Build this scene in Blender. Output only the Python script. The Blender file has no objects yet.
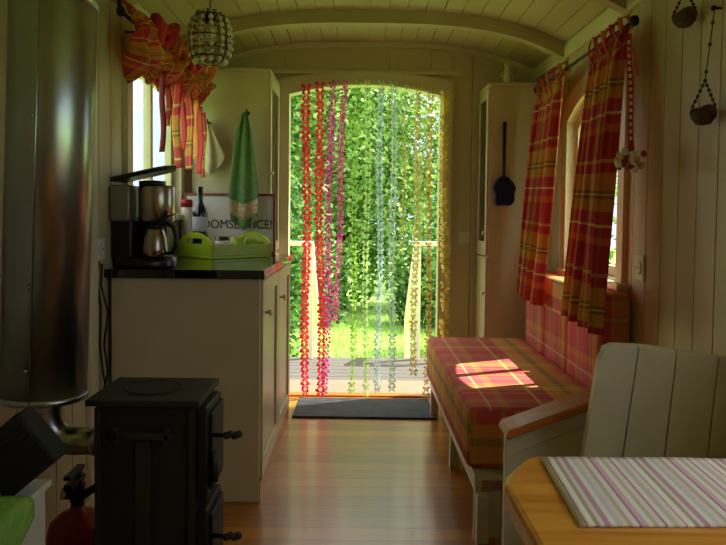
import bpy, math, random
from mathutils import Matrix, Vector
random.seed(7)
R = math.radians
SC = bpy.context.scene
COL = SC.collection
H = 1.12
# ------------------------------------------------------------------ camera
F = 700.0
ROT = Matrix.Rotation(R(90 - 2.3), 3, 'X') @ Matrix.Rotation(R(0.6), 3, 'Z')
_v = ROT.transposed() @ Vector((0, 1, 0))
_sx = (363 + F * _v.x / -_v.z - 358) / 726
_sy = -(272.5 - F * _v.y / -_v.z - 216) / 726
cd = bpy.data.cameras.new('camera'); cam = bpy.data.objects.new('camera', cd); COL.objects.link(cam)
cam.matrix_world = Matrix.Translation((0, 0, H)) @ ROT.to_4x4()
cd.sensor_width = 36; cd.lens = F / 726 * 36; cd.shift_x = _sx; cd.shift_y = _sy
cd.clip_start = .02
SC.camera = cam
def at(px, py, d):
    """point of the room at distance d down the wagon, seen at px,py from the seat at the table"""
    cx = (px - 363 + _sx * 726) / F; cy = -(py - 272.5 - _sy * 726) / F
    r = ROT @ Vector((cx, cy, -1)); r *= d / r.y
    return Vector((r.x, r.y, H + r.z))

# ------------------------------------------------------------------ materials
def lin(c): return tuple((v / 12.92 if v <= .04045 else ((v + .055) / 1.055) ** 2.4) for v in c[:3]) + (1,)
def hx(s): return lin([int(s[i:i + 2], 16) / 255 for i in (0, 2, 4)])
def newmat(name):
    m = bpy.data.materials.new(name); m.use_nodes = True
    nt = m.node_tree; return m, nt, nt.nodes, nt.links, nt.nodes['Principled BSDF']
def setin(b, k, v):
    if k in b.inputs: b.inputs[k].default_value = v
def mat(name, col, rough=.5, metal=0, noise=.12, nscale=12, bump=.0, spec=None, coat=0, stretch=(1, 1, 1), sheen=0):
    m, nt, N, L, b = newmat(name)
    c = hx(col) if isinstance(col, str) else col
    tc = N.new('ShaderNodeTexCoord'); mp = N.new('ShaderNodeMapping'); mp.inputs['Scale'].default_value = stretch
    L.new(tc.outputs['Object'], mp.inputs[0])
    nz = N.new('ShaderNodeTexNoise'); nz.inputs['Scale'].default_value = nscale; nz.inputs['Detail'].default_value = 4
    L.new(mp.outputs[0], nz.inputs['Vector'])
    r = N.new('ShaderNodeValToRGB')
    r.color_ramp.elements[0].position = .3; r.color_ramp.elements[1].position = .7
    r.color_ramp.elements[0].color = tuple(v * (1 - noise) for v in c[:3]) + (1,)
    r.color_ramp.elements[1].color = tuple(min(1, v * (1 + noise)) for v in c[:3]) + (1,)
    L.new(nz.outputs['Fac'], r.inputs[0]); L.new(r.outputs[0], b.inputs['Base Color'])
    b.inputs['Roughness'].default_value = rough; b.inputs['Metallic'].default_value = metal
    if spec is not None: setin(b, 'Specular IOR Level', spec)
    if coat: setin(b, 'Coat Weight', coat); setin(b, 'Coat Roughness', .08)
    if sheen: setin(b, 'Sheen Weight', sheen)
    if bump:
        bp = N.new('ShaderNodeBump'); bp.inputs['Strength'].default_value = bump; bp.inputs['Distance'].default_value = .01
        L.new(nz.outputs['Fac'], bp.inputs['Height']); L.new(bp.outputs[0], b.inputs['Normal'])
    return m
CREAM = mat('cream_paint', hx('cabd9a'), .45, noise=.04, nscale=3)
CREAMC = mat('ceiling_paint', hx('b8a87e'), .5, noise=.05, nscale=3)
TRIM = mat('trim_paint', hx('d6cbab'), .35, noise=.03)
CABP = mat('cabinet_paint', hx('cdbfa0'), .35, noise=.03)
WHITEP = mat('white_paint', hx('c9c6b2'), .35, noise=.04)
WHITE = mat('white_plastic', hx('d8d6cc'), .3, noise=.02)
GRANITE = mat('polished_black_stone', hx('0d0e0c'), .05, noise=.4, nscale=90, coat=.5)
BLACKP = mat('black_plastic', hx('0b0b0b'), .32, noise=.1)
BLACKI = mat('black_iron', hx('0f0f0e'), .62, noise=.25, nscale=30, bump=.1)
GREYI = mat('grey_steel', hx('262722'), .5, metal=.3, noise=.15)
GALV = mat('galvanised_steel', hx('a4a6aa'), .30, metal=1, noise=.12, nscale=5, stretch=(1, 1, .3), bump=.02)
STEEL = mat('brushed_steel', hx('b0a69c'), .27, metal=1, noise=.05)
SILVERP = mat('silver_plastic', hx('8b8678'), .35, metal=.4, noise=.04)
RED = mat('red_enamel', hx('8e0f1e'), .35, noise=.08)
LIME = mat('lime_melamine', hx('a9c62c'), .3, noise=.03)
LIMEG = mat('green_cloth', hx('7fae4a'), .9, noise=.12, nscale=60, bump=.2)
BLUE = mat('navy_plastic', hx('161b4a'), .55, noise=.2, nscale=50)
BRISTLE = mat('navy_bristles', hx('181d50'), .9, noise=.45, nscale=120, bump=.6)
MATM = mat('rubber_backed_mat', hx('33383e'), .85, noise=.35, nscale=14, bump=.3)
WOODR = mat('varnished_rail', hx('b8641c'), .36, noise=.2, nscale=6, stretch=(1, 12, 12))
REDW = mat('red_brown_frame', hx('8a4232'), .5, noise=.1)
DECK = mat('weathered_deck_shade_tint', hx('55524c'), .8, noise=.2, nscale=6, stretch=(1, 14, 1), bump=.2)  # grey planks, darkened further: shade on the deck is put into the colour
RAILW = mat('pale_rail_timber', hx('e6dcc0'), .6, noise=.06)
RIBR = mat('red_ribbon', hx('b51a22'), .7, noise=.1)
RIBO = mat('orange_ribbon', hx('d0732a'), .7, noise=.1)
BARK = mat('bark', hx('5a4636'), .9, noise=.35, nscale=30, bump=.5)
SHELL = mat('coconut_shell', hx('4a3a26'), .75, noise=.4, nscale=40, bump=.5)
CORD = mat('brown_cord', hx('3a2c1c'), .8)
TOWELG = mat('green_towelling', hx('688f58'), .95, noise=.15, nscale=80, bump=.3)
CLOTHW = mat('cream_cloth', hx('d8ccae'), .95, noise=.1, nscale=30, bump=.2)
EMBR = mat('embroidered_band', hx('c0ae84'), .95, noise=.35, nscale=70, bump=.2)
LABEL = mat('paper_label', hx('b4b8c4'), .7, noise=.05)
INK = mat('dark_ink', hx('1c1d22'), .6)
DKBOTTLE = mat('dark_bottle_glass', hx('0a0d1c'), .06, noise=.1, coat=.6)
BRICK = mat('fired_brick', hx('8a4c34'), .8, noise=.25, nscale=20)
SOIL = mat('soil', hx('3a2f22'), .95, noise=.3)
def glass(name, tint=(1, 1, 1, 1), ior=1.45):
    m, nt, N, L, b = newmat(name)
    t = N.new('ShaderNodeBsdfTransparent'); t.inputs[0].default_value = tint
    g = N.new('ShaderNodeBsdfGlossy'); g.inputs['Roughness'].default_value = .02
    lw = N.new('ShaderNodeLayerWeight'); lw.inputs[0].default_value = .5
    pw = N.new('ShaderNodeMath'); pw.operation = 'POWER'; L.new(lw.outputs['Facing'], pw.inputs[0]); pw.inputs[1].default_value = 5
    f = N.new('ShaderNodeMath'); f.operation = 'MULTIPLY_ADD'; L.new(pw.outputs[0], f.inputs[0]); f0 = ((ior - 1) / (ior + 1)) ** 2
    f.inputs[1].default_value = 1 - f0; f.inputs[2].default_value = f0
    x = N.new('ShaderNodeMixShader'); L.new(f.outputs[0], x.inputs[0]); L.new(t.outputs[0], x.inputs[1]); L.new(g.outputs[0], x.inputs[2])
    L.new(x.outputs[0], N['Material Output'].inputs[0]); N.remove(b)
    return m
PANE = glass('window_glass', (.96, .98, .97, 1))
CGLASS = glass('cabinet_glass', (.55, .62, .5, 1), 1.5)
CRYSTAL = glass('crystal_bead', (.92, .90, .84, 1), 2.3)

def floor_mat():
    m, nt, N, L, b = newmat('varnished_floor_planks')
    tc = N.new('ShaderNodeTexCoord'); sp = N.new('ShaderNodeSeparateXYZ'); L.new(tc.outputs['Object'], sp.inputs[0])
    def mt(op, a, bb=None):
        n = N.new('ShaderNodeMath'); n.operation = op
        for i, v in enumerate((a, bb)):
            if v is None: continue
            if isinstance(v, (int, float)): n.inputs[i].default_value = v
            else: L.new(v, n.inputs[i])
        return n.outputs[0]
    q = mt('DIVIDE', sp.outputs['Y'], .095); fl = mt('FLOOR', q); fr = mt('FRACT', q)
    wn = N.new('ShaderNodeTexWhiteNoise'); wn.noise_dimensions = '1D'; L.new(fl, wn.inputs['W'])
    mp = N.new('ShaderNodeMapping'); mp.inputs['Scale'].default_value = (1.5, 26, 1); L.new(tc.outputs['Object'], mp.inputs[0])
    nz = N.new('ShaderNodeTexNoise'); nz.inputs['Scale'].default_value = 2; nz.inputs['Detail'].default_value = 6; L.new(mp.outputs[0], nz.inputs['Vector'])
    f = mt('ADD', mt('MULTIPLY', wn.outputs[0], .65), mt('MULTIPLY', nz.outputs['Fac'], .5))
    r = N.new('ShaderNodeValToRGB'); e = r.color_ramp.elements
    e[0].position = .15; e[0].color = hx('8a4c18'); e[1].position = .95; e[1].color = hx('cc8630')
    L.new(f, r.inputs[0])
    gap = mt('LESS_THAN', fr, .03)
    mx = N.new('ShaderNodeMixRGB'); L.new(gap, mx.inputs[0]); L.new(r.outputs[0], mx.inputs[1]); mx.inputs[2].default_value = hx('5a2c12')
    L.new(mx.outputs[0], b.inputs['Base Color'])
    b.inputs['Roughness'].default_value = .3; setin(b, 'Coat Weight', .4); setin(b, 'Coat Roughness', .12)
    n2 = N.new('ShaderNodeTexNoise'); n2.inputs['Scale'].default_value = 7; L.new(mp.outputs[0], n2.inputs['Vector']) 
    bp = N.new('ShaderNodeBump'); bp.inputs['Strength'].default_value = .25; bp.inputs['Distance'].default_value = .004
    ht = mt('SUBTRACT', mt('ADD', mt('MULTIPLY', n2.outputs['Fac'], .25), mt('MULTIPLY', wn.outputs[0], .3)), gap)
    L.new(ht, bp.inputs['Height']); L.new(bp.outputs[0], b.inputs['Normal']); 
    if 'Coat Normal' in b.inputs: L.new(bp.outputs[0], b.inputs['Coat Normal'])
    return m
FLOORM = floor_mat()
def stripes(N, L, src, period, stops):
    d = N.new('ShaderNodeMath'); d.operation = 'DIVIDE'; L.new(src, d.inputs[0]); d.inputs[1].default_value = period
    f = N.new('ShaderNodeMath'); f.operation = 'FRACT'; L.new(d.outputs[0], f.inputs[0])
    r = N.new('ShaderNodeValToRGB'); r.color_ramp.interpolation = 'CONSTANT'
    e = r.color_ramp.elements
    while len(e) > 1: e.remove(e[-1])
    e[0].position = 0; e[0].color = hx(stops[0][1])
    for p, c in stops[1:]:
        k = e.new(p); k.color = hx(c)
    L.new(f.outputs[0], r.inputs[0]); return r.outputs[0]
def plaid(name, per=.30, trans=.25, mute=False):
    m, nt, N, L, b = newmat(name)
    uv = N.new('ShaderNodeUVMap'); uv.uv_map = 'uv'; sp = N.new('ShaderNodeSeparateXYZ'); L.new(uv.outputs[0], sp.inputs[0])
    warp = [(0, 'bc2a2e'), (.22, 'c4602e'), (.26, 'bc2a2e'), (.34, 'cc962e'), (.50, '4f7030'), (.53, 'cc962e'), (.57, '7a2a20'), (.60, 'd83a5a'), (.76, 'eecb40'), (.79, 'd83a5a'), (.86, 'e06a2a')]
    weft = [(0, 'b8202c'), (.24, 'd0b048'), (.27, 'b8202c'), (.36, 'd29a2a'), (.52, '3f7030'), (.545, 'f0c838'), (.565, '3f7030'), (.59, 'd0a032'), (.70, 'c03a4a'), (.82, 'e8e080'), (.84, 'c03a4a'), (.93, 'de7030')]
    if mute:
        warp = [(0, 'c8404a'), (.20, 'd89248'), (.24, 'c8404a'), (.32, 'd0a440'), (.50, '5a7038'), (.53, 'b89a44'), (.58, '6a3426'), (.60, 'c45a5e'), (.78, 'd0b860'), (.80, 'c45a5e'), (.88, 'b0903e')]
        weft = [(0, 'b43a44'), (.22, 'd0b45a'), (.25, 'b43a44'), (.36, 'd4a03c'), (.50, '7a8c40'), (.56, 'd4a03c'), (.66, 'd4545a'), (.84, 'ccc080'), (.86, 'c8525a'), (.93, 'c07840')]
    a = stripes(N, L, sp.outputs[0], per * .85, warp); w = stripes(N, L, sp.outputs[1], per, weft)
    mx = N.new('ShaderNodeMixRGB'); mx.inputs[0].default_value = .58; L.new(a, mx.inputs[1]); L.new(w, mx.inputs[2])
    L.new(mx.outputs[0], b.inputs['Base Color']); b.inputs['Roughness'].default_value = .85
    nz = N.new('ShaderNodeTexNoise'); nz.inputs['Scale'].default_value = 300; L.new(uv.outputs[0], nz.inputs['Vector'])
    bp = N.new('ShaderNodeBump'); bp.inputs['Strength'].default_value = .15; bp.inputs['Distance'].default_value = .002
    L.new(nz.outputs['Fac'], bp.inputs['Height']); L.new(bp.outputs[0], b.inputs['Normal'])
    if trans:
        t = N.new('ShaderNodeBsdfTranslucent'); L.new(mx.outputs[0], t.inputs[0])
        x = N.new('ShaderNodeMixShader'); x.inputs[0].default_value = trans
        L.new(b.outputs[0], x.inputs[1]); L.new(t.outputs[0], x.inputs[2]); L.new(x.outputs[0], N['Material Output'].inputs[0])
    return m
PLAIDC = plaid('plaid_curtain_cotton', .42, .22)
PLAIDS = plaid('plaid_cushion_cotton', .50, 0, True)
def runner_mat():
    m, nt, N, L, b = newmat('striped_table_linen')
    uv = N.new('ShaderNodeUVMap'); uv.uv_map = 'uv'; sp = N.new('ShaderNodeSeparateXYZ'); L.new(uv.outputs[0], sp.inputs[0])
    st = [(0, 'e4dadf'), (.06, 'c08fb4'), (.08, 'f0eaec'), (.15, 'b4a99c'), (.20, 'e2dadd'), (.25, 'c79ab8'), (.31, 'e8e4e6'), (.37, 'ccccd8'), (.42, 'e0d6d8'), (.48, 'c4bab0'), (.53, 'e6e2e4'), (.59, 'b47ca6'), (.62, 'd8b6cc'), (.68, 'e8e6e6'), (.74, 'c8beb4'), (.79, 'e4dcdf'), (.85, 'c08ab0'), (.88, 'e8e4e4'), (.94, 'ccc4c4')]
    a = stripes(N, L, sp.outputs[0], .12, st)
    L.new(a, b.inputs['Base Color']); b.inputs['Roughness'].default_value = .9
    return m
RUNNER = runner_mat()
def table_mat():
    m, nt, N, L, b = newmat('honey_pine')
    tc = N.new('ShaderNodeTexCoord'); mp = N.new('ShaderNodeMapping'); mp.inputs['Scale'].default_value = (1.2, 16, 16)
    L.new(tc.outputs['Object'], mp.inputs[0])
    nz = N.new('ShaderNodeTexNoise'); nz.inputs['Scale'].default_value = 2.2; nz.inputs['Detail'].default_value = 7; nz.inputs['Distortion'].default_value = .6
    L.new(mp.outputs[0], nz.inputs['Vector'])
    r = N.new('ShaderNodeValToRGB'); e = r.color_ramp.elements; e[0].position = .3; e[0].color = hx('c47620'); e[1].position = .72; e[1].color = hx('e8aa50')
    L.new(nz.outputs['Fac'], r.inputs[0]); L.new(r.outputs[0], b.inputs['Base Color'])
    b.inputs['Roughness'].default_value = .3; setin(b, 'Coat Weight', .3)
    return m
PINE = table_mat()
def leaf_mat(name, c0, c1, c2):
    m, nt, N, L, b = newmat(name)
    g = N.new('ShaderNodeNewGeometry'); r = N.new('ShaderNodeValToRGB'); e = r.color_ramp.elements
    e[0].color = hx(c0); e[1].color = hx(c2); k = e.new(.5); k.color = hx(c1)
    L.new(g.outputs['Random Per Island'], r.inputs[0]); L.new(r.outputs[0], b.inputs['Base Color']); b.inputs['Roughness'].default_value = .45
    t = N.new('ShaderNodeBsdfTranslucent'); L.new(r.outputs[0], t.inputs[0])
    x = N.new('ShaderNodeMixShader'); x.inputs[0].default_value = .4
    L.new(b.outputs[0], x.inputs[1]); L.new(t.outputs[0], x.inputs[2]); L.new(x.outputs[0], N['Material Output'].inputs[0])
    return m
LEAF = leaf_mat('fresh_leaves', '4a7a30', '8cb452', 'd0e296')
LEAFD = leaf_mat('dark_leaves', '2a4c22', '507e38', '8cb65c')
GRASS = leaf_mat('grass_blades', '94bc58', 'b8d67c', 'd6eaa4')
LAWN = mat('lawn', hx('a0cc60'), .9, noise=.35, nscale=3, bump=.3)
def petal(name, col):
    m, nt, N, L, b = newmat(name); b.inputs['Base Color'].default_value = hx(col); b.inputs['Roughness'].default_value = .6
    g = N.new('ShaderNodeNewGeometry'); mx = N.new('ShaderNodeHueSaturation'); mx.inputs['Color'].default_value = hx(col)
    mr = N.new('ShaderNodeMapRange'); mr.inputs['To Min'].default_value = .8; mr.inputs['To Max'].default_value = 1.2
    L.new(g.outputs['Random Per Island'], mr.inputs[0]); L.new(mr.outputs[0], mx.inputs['Value']); L.new(mx.outputs[0], b.inputs['Base Color'])
    t = N.new('ShaderNodeBsdfTranslucent'); L.new(mx.outputs[0], t.inputs[0])
    x = N.new('ShaderNodeMixShader'); x.inputs[0].default_value = .5
    L.new(b.outputs[0], x.inputs[1]); L.new(t.outputs[0], x.inputs[2]); L.new(x.outputs[0], N['Material Output'].inputs[0])
    return m

# ------------------------------------------------------------------ mesh helpers
ORG = {}
class MB:
    def __init__(s): s.v = []; s.f = []; s.uv = []; s.sm = []
    def face(s, idx, uv=None, smooth=False): s.f.append(tuple(idx)); s.uv.append(uv); s.sm.append(smooth)
    def box(s, x0, x1, y0, y1, z0, z1, M=None):
        b = len(s.v)
        for z in (z0, z1):
            for x, y in ((x0, y0), (x1, y0), (x1, y1), (x0, y1)):
                p = Vector((x, y, z)); s.v.append(M @ p if M else p)
        for q in ((0, 3, 2, 1), (4, 5, 6, 7), (0, 1, 5, 4), (1, 2, 6, 5), (2, 3, 7, 6), (3, 0, 4, 7)): s.face([b + i for i in q])
        return s
    def prism(s, poly, axis, a, b_, M=None, smooth=False):
        b = len(s.v); n = len(poly)
        for t in (a, b_):
            for (p, q) in poly:
                w = Vector({'X': (t, p, q), 'Y': (p, t, q), 'Z': (p, q, t)}[axis]); s.v.append(M @ w if M else w)
        s.face([b + i for i in range(n)][::-1]); s.face([b + n + i for i in range(n)])
        for i in range(n):
            j = (i + 1) % n; s.face((b + i, b + j, b + n + j, b + n + i), None, smooth)
        return s
    def ring(s, inner, outer, axis, a, b_):   # open band between two paths, extruded
        for i in range(len(inner) - 1):
            s.prism([inner[i], inner[i + 1], outer[i + 1], outer[i]], axis, a, b_)
        return s
    def tube(s, path, r, n=8, cap=True):
        path = [Vector(p) for p in path]; m = len(path); rs = r if isinstance(r, (list, tuple)) else [r] * m
        b = len(s.v); ref = None
        for i, p in enumerate(path):
            t = (path[min(i + 1, m - 1)] - path[max(i - 1, 0)]).normalized()
            if ref is None:
                ref = Vector((0, 0, 1)) if abs(t.z) < .9 else Vector((1, 0, 0))
            u = (ref - t * ref.dot(t)).normalized(); ref = u; w = t.cross(u)
            for k in range(n):
                a = 2 * math.pi * k / n; s.v.append(p + (u * math.cos(a) + w * math.sin(a)) * rs[i])
        for i in range(m - 1):
            for k in range(n):
                j = (k + 1) % n; s.face((b + i * n + k, b + i * n + j, b + (i + 1) * n + j, b + (i + 1) * n + k), None, True)
        if cap: s.face([b + k for k in range(n)][::-1]); s.face([b + (m - 1) * n + k for k in range(n)])
        return s
    def lathe(s, prof, c=(0, 0, 0), n=20, M=None, sx=1, sy=1):
        b = len(s.v); c = Vector(c)
        for (r, z) in prof:
            for k in range(n):
                a = 2 * math.pi * k / n; p = Vector((r * math.cos(a) * sx, r * math.sin(a) * sy, z))
                if M: p = M @ p
                s.v.append(p + c)
        for i in range(len(prof) - 1):
            for k in range(n):
                j = (k + 1) % n; s.face((b + i * n + k, b + i * n + j, b + (i + 1) * n + j, b + (i + 1) * n + k), None, True)
        s.face([b + k for k in range(n)][::-1]); s.face([b + (len(prof) - 1) * n + k for k in range(n)])
        return s
    def grid(s, fn, nu, nv, uvf=None):
        b = len(s.v)
        for j in range(nv + 1):
            for i in range(nu + 1): s.v.append(Vector(fn(i / nu, j / nv)))
        for j in range(nv):
            for i in range(nu):
                q = [(i, j), (i + 1, j), (i + 1, j + 1), (i, j + 1)]
                uv = [uvf(a / nu, c / nv) for a, c in q] if uvf else None
                s.face([b + c * (nu + 1) + a for a, c in q], uv, True)
        return s
    def sphere(s, c, r, n=10, m=6, sz=1):
        return s.lathe([(max(1e-4, r * math.sin(math.pi * i / m)), -r * sz * math.cos(math.pi * i / m)) for i in range(m + 1)], c, n)
    def build(s, name, m, parent=None, bevel=0, solid=0, sub=0, uvbox=False, rot=0):
        me = bpy.data.meshes.new(name); o = Vector(ORG.get(parent.name, (0, 0, 0))) if parent else Vector((0, 0, 0))
        me.from_pydata([tuple(Vector(v) - o) for v in s.v], [], s.f); me.update()
        if uvbox or any(s.uv):
            ul = me.uv_layers.new(name='uv')
            for p, uv in zip(me.polygons, s.uv):
                for k, li in enumerate(p.loop_indices):
                    if uv: ul.data[li].uv = uv[k]
                    else:
                        c = me.vertices[me.loops[li].vertex_index].co; nn = p.normal
                        a = max(range(3), key=lambda q: abs(nn[q]))
                        w = {0: (c.y, c.z + c.x), 1: (c.x, c.z + c.y), 2: (c.y, c.x + c.z)}[a] 
                        ul.data[li].uv = w
        for p, f in zip(me.polygons, s.sm): p.use_smooth = f
        me.materials.append(m)
        ob = bpy.data.objects.new(name, me); COL.objects.link(ob)
        if parent: ob.parent = parent; ORG[ob.name] = o
        if solid: k = ob.modifiers.new('solid', 'SOLIDIFY'); k.thickness = solid; k.offset = 0
        if bevel:
            k = ob.modifiers.new('bevel', 'BEVEL'); k.width = bevel; k.segments = 3 if bevel > .01 else 2; k.limit_method = 'ANGLE'; k.angle_limit = R(50); k.harden_normals = False
            if bevel > .01: 
                for p in me.polygons: p.use_smooth = True
        if sub: k = ob.modifiers.new('sub', 'SUBSURF'); k.levels = k.render_levels = sub
        return ob
def tag(o, label, cat, group=None, kind=None):
    o['label'] = label; o['category'] = cat
    if group: o['group'] = group
    if kind: o['kind'] = kind
    return o
def thing(name, loc, label, cat, group=None):
    o = bpy.data.objects.new(name, None); COL.objects.link(o); o.location = loc; o.empty_display_size = .05
    ORG[o.name] = Vector(loc); return tag(o, label, cat, group)
def struct(name, mb, m, **k):
    o = mb.build(name, m, **k)
    if not k.get('parent'): o['kind'] = 'structure'
    return o

# ------------------------------------------------------------------ room shell
XL, XR, YF, YB = -.97, 1.08, 4.33, -1.6
XC = (XL + XR) / 2; HW = (XR - XL) / 2
ZC, ZA = 2.02, 2.18
def ceil(x): t = min(1.15, abs(x - XC) / HW); return ZA - (ZA - ZC) * t ** 3
struct('floor', MB().box(XL, XR, YB, YF + .07, -.05, 0), FLOORM)
def cuts(a, b, holes):           # split interval at hole edges
    s = sorted({a, b} | {h for hh in holes for h in hh[:2] if a < h < b}); return list(zip(s[:-1], s[1:]))
def board_wall(axis, pos, sgn, a, b, ztop, holes, bw=.128, th=.07):
    """boards face sgn along the axis; holes: (a0,a1,z0,z1)"""
    m = MB()
    def put(u0, u1, z0, z1, p0, p1):
        if axis == 'X': m.box(min(p0, p1), max(p0, p1), u0, u1, z0, z1)
        else: m.box(u0, u1, min(p0, p1), max(p0, p1), z0, z1)
    def col(u0, u1, p0, p1, zt):
        hs = [h for h in holes if h[0] < (u0 + u1) / 2 < h[1]]
        if not hs: put(u0, u1, 0, zt, p0, p1); return
        h = hs[0]
        if h[2] > 0: put(u0, u1, 0, h[2], p0, p1)
        put(u0, u1, h[3], zt, p0, p1)
    fine = []
    for u0, u1 in cuts(a, b, holes):
        k_ = 8 if axis == 'Y' else 1; fine += [(u0 + (u1 - u0) * i / k_, u0 + (u1 - u0) * (i + 1) / k_) for i in range(k_)]
    for u0, u1 in fine: col(u0, u1, pos - sgn * .008, pos - sgn * th, ztop((u0 + u1) / 2) if (u1 - u0) < .3 else min(ztop(u0), ztop(u1)))
    n = int((b - a) / bw) + 1; u = a
    while u < b - .001:
        e = min(u + bw, b)
        for c0, c1 in cuts(u + .0035, e - .0035, holes):
            col(c0, c1, pos, pos - sgn * .0085, min(ztop(c0), ztop(c1)))
        u = e
    return m
WR = (2.86, 3.60, .86, 1.72); WL = (2.95, 3.78, 1.12, 1.80); WN = (-.45, 1.35, .86, 1.78); WNL = (-.2, .9, .95, 1.72); WNR2 = (-1.25, -.3, .9, 1.72)
struct('wall_left', board_wall('X', XL, 1, YB, YF + .07, lambda u: ZC + .01, [WL]), CREAM)
struct('wall_right', board_wall('X', XR, -1, YB, YF + .07, lambda u: ZC + .01, [WR, WN]), CREAM)
DX0, DX1, DZ = -.427, .497, 1.86
struct('wall_far', board_wall('Y', YF, -1, XL, XR, lambda x: ceil(x) + .05, [(DX0 - .03, DX1 + .03, 0, 1.94)]), CREAM)
struct('wall_back', board_wall('Y', YB, 1, XL, XR, lambda x: ceil(x) + .05, []), CREAM)
# ceiling boards running along the wagon, under the curved roof skin
m = MB(); xs = []; x = XL
while x < XR - .001: xs.append(x); x += .0932
xs.append(XR)
for a, b in zip(xs[:-1], xs[1:]):
    a += .002; b -= .002; za, zb = ceil(a), ceil(b)
    m.prism([(a, za), (b, zb), (b, zb + .012), (a, za + .012)], 'Y', YB, YF + .1)
pts = [XL - .12 + i * (XR - XL + .24) / 24 for i in range(25)]
for a, b in zip(pts[:-1], pts[1:]):
    m.prism([(a, ceil(a) + .0125), (b, ceil(b) + .0125), (b, ceil(b) + .06), (a, ceil(a) + .06)], 'Y', YB - .15, YF + .25)
struct('ceiling', m, CREAMC)
k = 1
for y in (3.68, 2.84, 2.0, 1.16, .32, -.52):
    m = MB(); pts = [XL + i * (XR - XL) / 28 for i in range(29)]
    m.ring([(a, ceil(a) - .065 - .02 * abs((a - XC) / HW) ** 6) for a in pts], [(a, ceil(a) + .002) for a in pts], 'Y', y - .03, y + .03)
    struct('trim_%d' % k, m, CREAMC); k += 1
for x0, x1 in ((XL, XL + .025), (XR - .025, XR)):
    struct('trim_%d' % k, MB().box(x0, x1, YB, YF, ZC - .075, ZC + .0), TRIM, bevel=.006); k += 1
# arched trim along the top of the far wall
m = MB(); pts = [XL + i * (XR - XL) / 28 for i in range(29)]
m.ring([(a, ceil(a) - .03) for a in pts], [(a, ceil(a) + .002) for a in pts], 'Y', YF - .02, YF)
struct('trim_%d' % k, m, TRIM); k += 1
# door casing with arched head
def arch(x0, x1, z0, zs, rise, n=16):
    c = (x0 + x1) / 2; hw = (x1 - x0) / 2
    return [(x0, z0)] + [(x0 + (x1 - x0) * i / n, zs + rise * (1 - (2 * i / n - 1) ** 2)) for i in range(n + 1)] + [(x1, z0)]
m = MB().ring(arch(DX0, DX1, 0, DZ, .06), arch(DX0 - .075, DX1 + .075, 0, DZ + .085, .06), 'Y', YF - .025, YF + .002)
m.ring(arch(DX0, DX1, 0, DZ, .06), arch(DX0 - .031, DX1 + .031, 0, DZ + .09, .02), 'Y', YF, YF + .075)
m.box(DX0 - .12, DX1 + .12, YF - .03, YF, 1.985, 2.005)
struct('trim_%d' % k, m, TRIM); k += 1
# threshold
struct('trim_%d' % k, MB().box(DX0, DX1, YF - .04, YF + .0, 0, .012), WOODR, bevel=.004); k += 1
# corner post beside the stove
struct('trim_%d' % k, MB().box(XL, XL + .02, 2.49, 2.56, 0, ZC - .07), TRIM, bevel=.004); k += 1
for nm, (x0, x1) in (('baseboard_left', (XL, XL + .014)), ('baseboard_right', (XR - .014, XR))):
    struct(nm, MB().box(x0, x1, YB, YF, 0, .08), TRIM, bevel=.004)

def window(n, side, w, rise, mull, sill):
    y0, y1, z0, z1 = w; X = XL if side < 0 else XR
    def xr(a, b): return (min(X + side * a, X + side * b), max(X + side * a, X + side * b))
    N = 14
    inn = arch(y0 + .012, y1 - .012, z0, z1 - rise - .012, rise, N); outc = arch(y0 - .055, y1 + .055, z0 - .05, z1 + .045 - rise * .6, rise * .9, N)
    mid = arch(y0 - .001, y1 + .001, z0, z1 + .001, 0, N)
    m = MB(); m.ring(inn, outc, 'X', *xr(-.02, .001)); m.ring(inn, mid, 'X', *xr(0, .07))
    m.box(*xr(0, .07), y0, y1, z0 - .001, z0 + .012)
    root = struct('window_%d' % n, m, TRIM)
    s1 = arch(y0 + .014, y1 - .014, z0 + .012, z1 - rise - .014, rise, N); s2 = arch(y0 + .055, y1 - .055, z0 + .012, z1 - rise - .055, rise, N)
    m = MB().ring(s2, s1, 'X', *xr(.025, .055)); m.box(*xr(.025, .055), y0 + .014, y1 - .014, z0 + .012, z0 + .055)
    for yy in mull: m.box(*xr(.022, .056), yy - .02, yy + .02, z0 + .02, z1 - .05)
    m.build('window_frame', TRIM, root)
    p = [(a, b) for a, b in s2]
    MB().prism(p, 'X', *xr(.038, .042)).build('window_pane', PANE, root)
    if sill: MB().box(*xr(-.05, .0), y0 - .09, y1 + .09, z0 - .03, z0 + .001).build('window_sill', TRIM, root, bevel=.006)
window(1, 1, WR, .10, [3.23], True)
window(2, -1, WL, .0, [3.37], True)
window(3, 1, WN, .10, [.45], True)

# ------------------------------------------------------------------ stove, flue, things beside it
t = thing('wood_stove', (-.52, 1.82, 0), 'small black iron wood stove standing on the floor beside the steel flue pipe', 'stove')
MB().box(-.645, -.40, 1.715, 1.93, .06, .648).build('body', BLACKI, t, bevel=.004)
MB().box(-.662, -.382, 1.69, 1.94, .648, .664).build('top_plate', BLACKI, t, bevel=.003)
MB().lathe([(.075, 0), (.075, .004), (.068, .004), (.068, .002)], (-.53, 1.82, .664), 28).build('cooking_ring', BLACKI, t)
MB().box(-.655, -.39, 1.705, 1.94, 0, .06).build('plinth', BLACKI, t, bevel=.003)
m = MB().box(-.60, -.455, 1.693, 1.716, .565, .582)
for x in (-.59, -.465): m.box(x - .006, x + .006, 1.693, 1.716, .553, .594)
m.build('front_rail', GREYI, t, bevel=.002)
MB().box(-.545, -.508, 1.706, 1.716, .06, .56).build('front_strip', GREYI, t, bevel=.002)
MB().box(-.645, -.632, 1.706, 1.716, .06, .64).box(-.413, -.40, 1.706, 1.716, .06, .64).build('corner_strip', GREYI, t, bevel=.001)
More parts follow.
